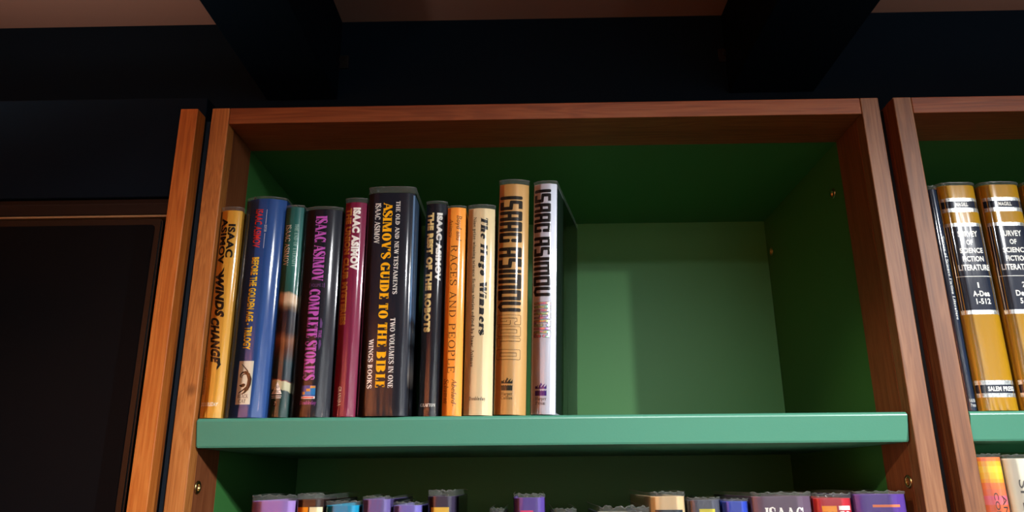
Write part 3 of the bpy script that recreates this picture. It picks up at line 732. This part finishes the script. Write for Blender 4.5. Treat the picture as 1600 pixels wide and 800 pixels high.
# 6 navy black bible guide
b = Book('book', 'tallest thick navy-black book with fat yellow title between white lines', -.1903, -.1390, .2355, .0070, (24, 28, 42), (-.1884, -.1400), yf=.001, b=.0045, pw=5, group=G1)
b.down('author_lettering', SFBOLD, 'ISAAC ASIMOV', .16, .275, .2238, .1787, WH)
b.down('title_lettering', FAT, "ASIMOV'S GUIDE TO THE BIBLE", .335, .525, .2242, .0273, ink((255, 196, 18)), gap=.05)
b.down('subtitle_lettering', SFBOLD, 'THE OLD AND NEW TESTAMENTS', .605, .695, .2258, .1233, WH)
b.down('subtitle_lettering', SFBOLD, 'TWO VOLUMES IN ONE', .585, .685, .0982, .0271, WH)
b.down('publisher_lettering', SFBOLD, 'WINGS BOOKS', .165, .26, .0765, .0269, WH)
sky = banded('steel blue cover picture', [(0, (30, 32, 38)), (.02, (40, 42, 48)), (.03, (20, 22, 28)), (.045, (110, 104, 100)), (.062, (70, 74, 82)), (.075, (20, 24, 32)), (.09, (84, 94, 106)), (.10, (38, 48, 62)), (.108, (96, 122, 154)), (.24, (104, 132, 164))], .24, noise=.01, interp='LINEAR')
b.side('cover_picture', .0048, .15, .002, .2335, sky)
b.patch('cover_fold', .962, 1.0, .002, .2335, sky)
# 7 black robots
b = Book('book', 'slim black book with cream and white heavy lettering set deeper', -.1330, -.1095, .2305, .0028, (24, 28, 40), (-.1304, -.1062), yf=.022, b=.006, group=G1)
b.down('author_lettering', 'sans', 'ISAAC ASIMOV', .54, .82, .2197, .1427, WH, bold=.075)
b.down('title_lettering', 'sans', 'THE REST OF THE ROBOTS', .07, .40, .2198, .0872, ink((236, 222, 160)), bold=.075)
b.across('publisher_lettering', SFBOLD, 'GRAFTON', .06, .76, .0105, .0137, WH, slant=.2)
# 8 orange
b = Book('book', 'narrow bright orange book with thin dark roman lettering', -.1074, -.0864, .2195, .0020, (244, 166, 64), (-.1047, -.0846), yf=.006, b=.005, group=G1)
BR = ink((86, 52, 26))
b.down('author_lettering', ITAL, 'Boyd and', .52, .80, .2106, .1825, BR, slant=.2)
b.down('author_lettering', ITAL, 'Asimov', .12, .32, .2067, .1862, BR, slant=.2)
b.down('title_lettering', LIGHT, 'RACES AND PEOPLE', .24, .60, .1768, .0419, BR, gap=.16)
b.down('publisher_lettering', ITAL, 'Abelard-', .47, .72, .0364, .0095, BR, slant=.25)
b.down('publisher_lettering', ITAL, 'Schuman', .07, .31, .0365, .0124, BR, slant=.25)
# 9 cream
b = Book('book', 'cream book with heavy italic black title and a line of small type', -.0856, -.0557, .2175, .0040, (222, 204, 164), (-.0832, -.0520), b=.006, group=G1)
b.down('title_lettering', FAT, 'The Hugo Winners', .48, .74, .2080, .0809, ink((30, 30, 30)), slant=.2)
b.down('subtitle_lettering', SERIF, 'Nine prize-winning science fiction stories edited by Isaac Asimov', .20, .315, .2074, .0477, ink((60, 50, 36)))
b.across('publisher_lettering', SERIF, 'Doubleday', .18, .75, .0145, .0181, ink((60, 50, 36)))
# 10 gold
b = Book('book', 'tall metallic gold book with black block capitals', -.0558, -.0226, .2448, .0050, (206, 158, 76), (-.0496, -.0152), b=.007, pw=2.6, group=G1, mat=paint('gold jacket', (190, 148, 84), .42, .3, metal=.1))
b.down('author_lettering', BLOCK, 'ISAAC ASIMOV', .03, .79, .2307, .1037, ink((34, 28, 20)))
b.down('title_outline', BlockFont(.20, .17), 'GOLD', .03, .80, .1005, .0542, ink((66, 42, 12)))
b.down('title_lettering', BlockFont(.15, .135, (.20, .17)), 'GOLD', .03, .80, .1005, .0542, MATS['gold jacket'], off=.00045)
def flame(b, u0, u1, z0, z1, mat):
    U = lambda t: u0+(u1-u0)*t
    Zf = lambda t: z0+(z1-z0)*t
    lo = [(0, 0), (1, 0), (1, .42), (.9, .36), (.8, .42), (.7, .36), (.6, .42), (.5, .36), (.4, .42), (.3, .36), (.2, .42), (.1, .36), (0, .42)]
    b.poly('publisher_emblem', [(U(x), Zf(y)) for x, y in lo], mat)
    up_ = [[(0, .52), (.3, .52), (.24, .68), (.3, .84), (.12, .70), (.06, .76), (0, .68)], [(.28, .52), (.55, .52), (.52, .72), (.62, .86), (.5, 1), (.46, .86), (.34, .72)], [(.5, .52), (.8, .52), (.78, .72), (.88, .92), (.68, .78), (.56, .66)], [(.75, .52), (1, .52), (1, .86), (.92, .72), (.8, .66)]]
    V, F = [], []
    for p in up_: F.append(tuple(range(len(V), len(V)+len(p)))); V += [(U(x), Zf(y)) for x, y in p]
    b.put('publisher_emblem', V, F, mat)
flame(b, .21, .57, .0236, .0367, ink((40, 40, 30)))
b.across('publisher_lettering', SERIF, 'Harper', .21, .57, .0188, .0222, ink((70, 54, 26))); b.across('publisher_lettering', SERIF, 'Collins', .21, .57, .0148, .0180, ink((70, 54, 26)))
# 11 silver
b = Book('book', 'tall silver book with black block capitals at the end of the row', -.0202, .0060, .2440, .0030, (190, 194, 202), (-.0133, .0148), yf=.004, b=.006, pw=2.8, yaw=-12, group=G1, sleeve=M_SLEEVE_W, mat=paint('silver jacket', (196, 200, 212), .42, .3, metal=.1))
b.down('author_lettering', BLOCK, 'ISAAC ASIMOV', .03, .77, .2375, .1195, ink((18, 18, 20)))
def holo():
    m, n, l, p = new_mat('holographic foil')
    tc = n.new('ShaderNodeTexCoord'); nz = n.new('ShaderNodeTexNoise'); nz.inputs['Scale'].default_value = 190; nz.inputs['Detail'].default_value = 2
    l.new(tc.outputs['Object'], nz.inputs['Vector'])
    sp = n.new('ShaderNodeSeparateXYZ'); l.new(tc.outputs['Object'], sp.inputs[0])
    hs = n.new('ShaderNodeCombineColor'); hs.mode = 'HSV'; hs.inputs[1].default_value = .5; hs.inputs[2].default_value = .9
    ml = n.new('ShaderNodeMath'); ml.operation = 'MULTIPLY_ADD'; ml.inputs[1].default_value = 150
    ad = n.new('ShaderNodeMath'); ad.operation = 'MULTIPLY'; ad.inputs[1].default_value = 2.2; l.new(nz.outputs['Fac'], ad.inputs[0])
    l.new(sp.outputs[2], ml.inputs[0]); l.new(ad.outputs[0], ml.inputs[2])
    fr = n.new('ShaderNodeMath'); fr.operation = 'FRACT'; l.new(ml.outputs[0], fr.inputs[0])
    l.new(fr.outputs[0], hs.inputs[0]); l.new(hs.outputs[0], p.inputs['Base Color'])
    p.inputs['Metallic'].default_value = .7; p.inputs['Roughness'].default_value = .25
    return m
b.down('title_outline', BlockFont(.22, .17), 'MAGIC', .08, .80, .1135, .0765, ink((52, 54, 66)))
b.down('title_lettering', BlockFont(.16, .11, (.22, .17)), 'MAGIC', .08, .80, .1135, .0765, holo(), off=.00045)
flame(b, .18, .66, .0181, .0312, ink((66, 34, 130)))
b.across('publisher_lettering', SERIF, 'Harper', .20, .66, .0137, .0172, ink((70, 70, 80))); b.across('publisher_lettering', SERIF, 'Prism', .22, .62, .0093, .0126, ink((70, 70, 80)))
b.side('cover_picture', .0065, .150, .002, .2425, paint('glossy cover with green reflection tint', (46, 66, 54), .3, .4))  # plain cover side; reflection of the green panels put into its colour

# right bookcase, upper shelf
G2 = 'mustard survey volumes'
b = Book('book', 'very thin dark navy volume squeezed between wooden stile and mustard volume', .4086, .4186, .2325, .0035, (30, 42, 64), yf=.005, b=.003, lipj=.001)
b.down('title_lettering', SERIF, 'Survey of Science Fiction Literature', .52, .86, .1796, .0905, WH)
b.across('publisher_lettering', SERIF, 'SALEM', .25, .95, .0085, .0115, WH); b.across('publisher_lettering', ITAL, 'Press', .3, .95, .0040, .0072, WH)
SIL = paint('silver foil band', (186, 190, 190), .3, .5, metal=.5, vary=.55, bscale=420)
def survey(x0, x1, n, lines, lab_):
    b = Book('book', lab_, x0, x1, .2362, .0030, (176, 134, 24), (x0+.002, x1+.002) if n > 1 else None, b=.006, pw=5, group=G2)
    NV = ink((28, 38, 58))
    for za, zb in ((.2180, .2218), (.2060, .2104), (.1899, .1937), (.0958, .1002), (.0250, .0294), (.0128, .0168)):
        b.patch('silver_band', .03, .97, za, zb, SIL, .00012)
    for za, zb in ((.2104, .2180), (.1002, .1899), (.0168, .0250)):
        b.patch('navy_panel', .03, .97, za, zb, NV, .00012)
    b.patch('panel_rule', .05, .95, .1351, .1358, WH, .0002)
    for u in (.055, .945): b.strokes('panel_rule', [[(u, .1002, .00018), (u, .1899, .00018)]], WH, .0002)
    for txt, u0, u1, z0, z1 in (('MAGILL', .34, .67, .2122, .2165), ('SURVEY', .25, .76, .1782, .1846), ('OF', .43, .60, .1694, .1751), ('SCIENCE', .23, .82, .1604, .1661), ('FICTION', .26, .80, .1513, .1572), ('LITERATURE', .13, .92, .1417, .1481), ('SALEM PRESS', .27, .92, .0187, .0234)):
        b.across('title_lettering' if 'MAG' not in txt and 'SAL' not in txt else 'publisher_lettering', 'sans', txt, u0, u1, z0, z1, WH, bold=.035)
    for txt, u0, u1, z0, z1 in lines: b.across('volume_lettering', 'sans', txt, u0, u1, z0, z1, WH, bold=.03)
survey(.4194, .4612, 1, (('1', .505, .545, .1233, .1291), ('A-Dea', .35, .77, .1142, .1203), ('1-512', .40, .76, .1062, .1122)), 'mustard volume with navy panels directly beside the very thin navy volume')
survey(.4620, .5056, 2, (('2', .52, .60, .1233, .1291), ('Dea-', .33, .66, .1142, .1203), ('513-', .40, .68, .1062, .1122)), 'mustard volume with navy panels standing between two matching mustard volumes')
survey(.5082, .5510, 3, (), 'mustard volume with navy panels ending the set of three')

# lower shelf of the half empty bookcase (tops only reach into view)
G3 = 'books on the lower shelf of the half empty bookcase'
BASE = SHELVES[1]
def low(x0, x1, top, jack, rgb, label, parts=(), yaw=0, yf=.008, rim=.0012, d=.15, mat=None, b=.004):
    bk = Book('book', label, x0, x1, jack-BASE, top-jack, rgb, yf=yf, b=b, pw=4, base=BASE, yaw=yaw, group=G3, sleeve=M_SLEEVE_W, lipj=rim, d=d, mat=mat)
    for p in parts: bk.patch(p[0], p[1], p[2], p[3]-BASE, p[4]-BASE, ink(p[5]))
    return bk
low(-.2893, -.2462, -.0735, -.0786, (160, 128, 196), 'lavender book at the free end of the lower row')
low(-.2456, -.2186, -.0724, -.0776, (62, 44, 40), 'dark brown book with orange and cream title blocks', (('orange_block', .02, .45, -.16, -.0846, (240, 158, 30)), ('cream_block', .5, .97, -.16, -.0846, (236, 226, 186))))
low(-.2173, -.1845, -.0793, -.0832, (20, 150, 190), 'bright cyan book beside dark brown book')
low(-.1822, -.1540, -.0752, -.0778, (112, 98, 158), 'muted violet book next to the cyan one')
low(-.1523, -.1240, -.0807, -.0836, (124, 116, 190), 'shorter periwinkle book next to the muted violet one')
low(-.1186, -.0915, -.0700, -.0756, (58, 50, 74), 'dark plum book with yellow block and tall sleeve', (('yellow_block', .10, .78, -.16, -.0856, (226, 190, 80)),))
low(-.0600, -.0450, -.0872, -.0930, (60, 56, 58), 'low grey book standing back between plum and indigo books', yf=.02)
low(-.0363, -.0055, -.0739, -.0774, (92, 70, 150), 'indigo book with a small pink block', (('pink_block', .2, .62, -.12, -.0890, (214, 70, 120)),))
low(.0020, .0250, -.0880, -.0935, (50, 46, 50), 'low dark book just right of the indigo book', yf=.02)
low(.0456, .0935, -.0862, -.0925, (52, 58, 66), 'low wide charcoal book with crinkled sleeve beside the tan book', rim=.0022)
low(.0946, .1283, -.0731, -.0772, (204, 180, 140), 'tan book with dark title block on the lower row', (('dark_block', .10, .92, -.15, -.0894, (40, 50, 60)),))
low(.1297, .1615, -.0786, -.0808, (82, 84, 98), 'slate grey book with yellow framed label', (('framed_label', .33, .82, -.115, -.0889, (206, 196, 60)), ))
low(.1631, .1881, -.0800, -.0823, (52, 76, 180), 'cobalt blue book between slate and grape grey books')
bk = low(.1905, .2483, -.0745, -.0780, (104, 84, 104), 'widest grape grey book with white slab capitals')
bk.across('author_lettering', SFBOLD, 'ISAAC', .2, .85, -.1000-BASE, -.0882-BASE, WH)
bk = low(.2494, .2862, -.0758, -.0801, (180, 44, 58), 'red book with orange and white lettering beside the purple book')
bk.down('author_lettering', 'sans', 'IS', .62, .95, -.0870-BASE, -.1010-BASE, WH, bold=.05); bk.down('title_lettering', 'sans', 'P', .18, .57, -.0870-BASE, -.1010-BASE, ink((236, 160, 40)), bold=.05)
low(.2879, .3380, -.0740, -.0768, (92, 62, 146), 'purple book with an orange line against the right stile', (('orange_line', .32, .86, -.0885, -.0862, (226, 130, 84)),))
# right bookcase lower shelf
G4 = 'books on the lower shelf of the mustard volume bookcase'
hq = -.0437-BASE
st = banded('striped sunset jacket', [(0, (222, 110, 70)), (-.0880-BASE, (226, 116, 120)), (-.0835-BASE, (224, 110, 130)), (-.0790-BASE, (226, 120, 84)), (-.0740-BASE, (232, 128, 76)), (-.0678-BASE, (236, 166, 60)), (-.0640-BASE, (236, 186, 62)), (-.0580-BASE, (238, 200, 70)), (-.0520-BASE, (236, 176, 62)), (-.0484-BASE, (232, 126, 70)), (.29, (236, 140, 90))], .30)
b = Book('book', 'striped yellow and orange book under the thin navy volume', .4082, .4333, hq, .0030, (236, 150, 70), yf=.006, b=.003, pw=4, base=BASE, group=G4, sleeve=M_SLEEVE_W, mat=st, lipj=.001)
GR = ink((70, 62, 60))
b.down('title_lettering', 'sans', 'CONQ', .37, .58, -.0762-BASE, -.1090-BASE, GR); b.down('author_lettering', 'sans', 'AMIS', .70, .89, -.0785-BASE, -.1080-BASE, GR)
b = Book('book', 'white book with thin grey capitals under the mustard volumes', .4340, .4700, -.0450-BASE, .0035, (216, 212, 194), yf=.006, b=.004, pw=4, base=BASE, group=G4, sleeve=M_SLEEVE_W, lipj=.001)
b.down('title_lettering', 'sans', 'SPEC', .27, .50, -.0645-BASE, -.1080-BASE, ink((90, 88, 84)))
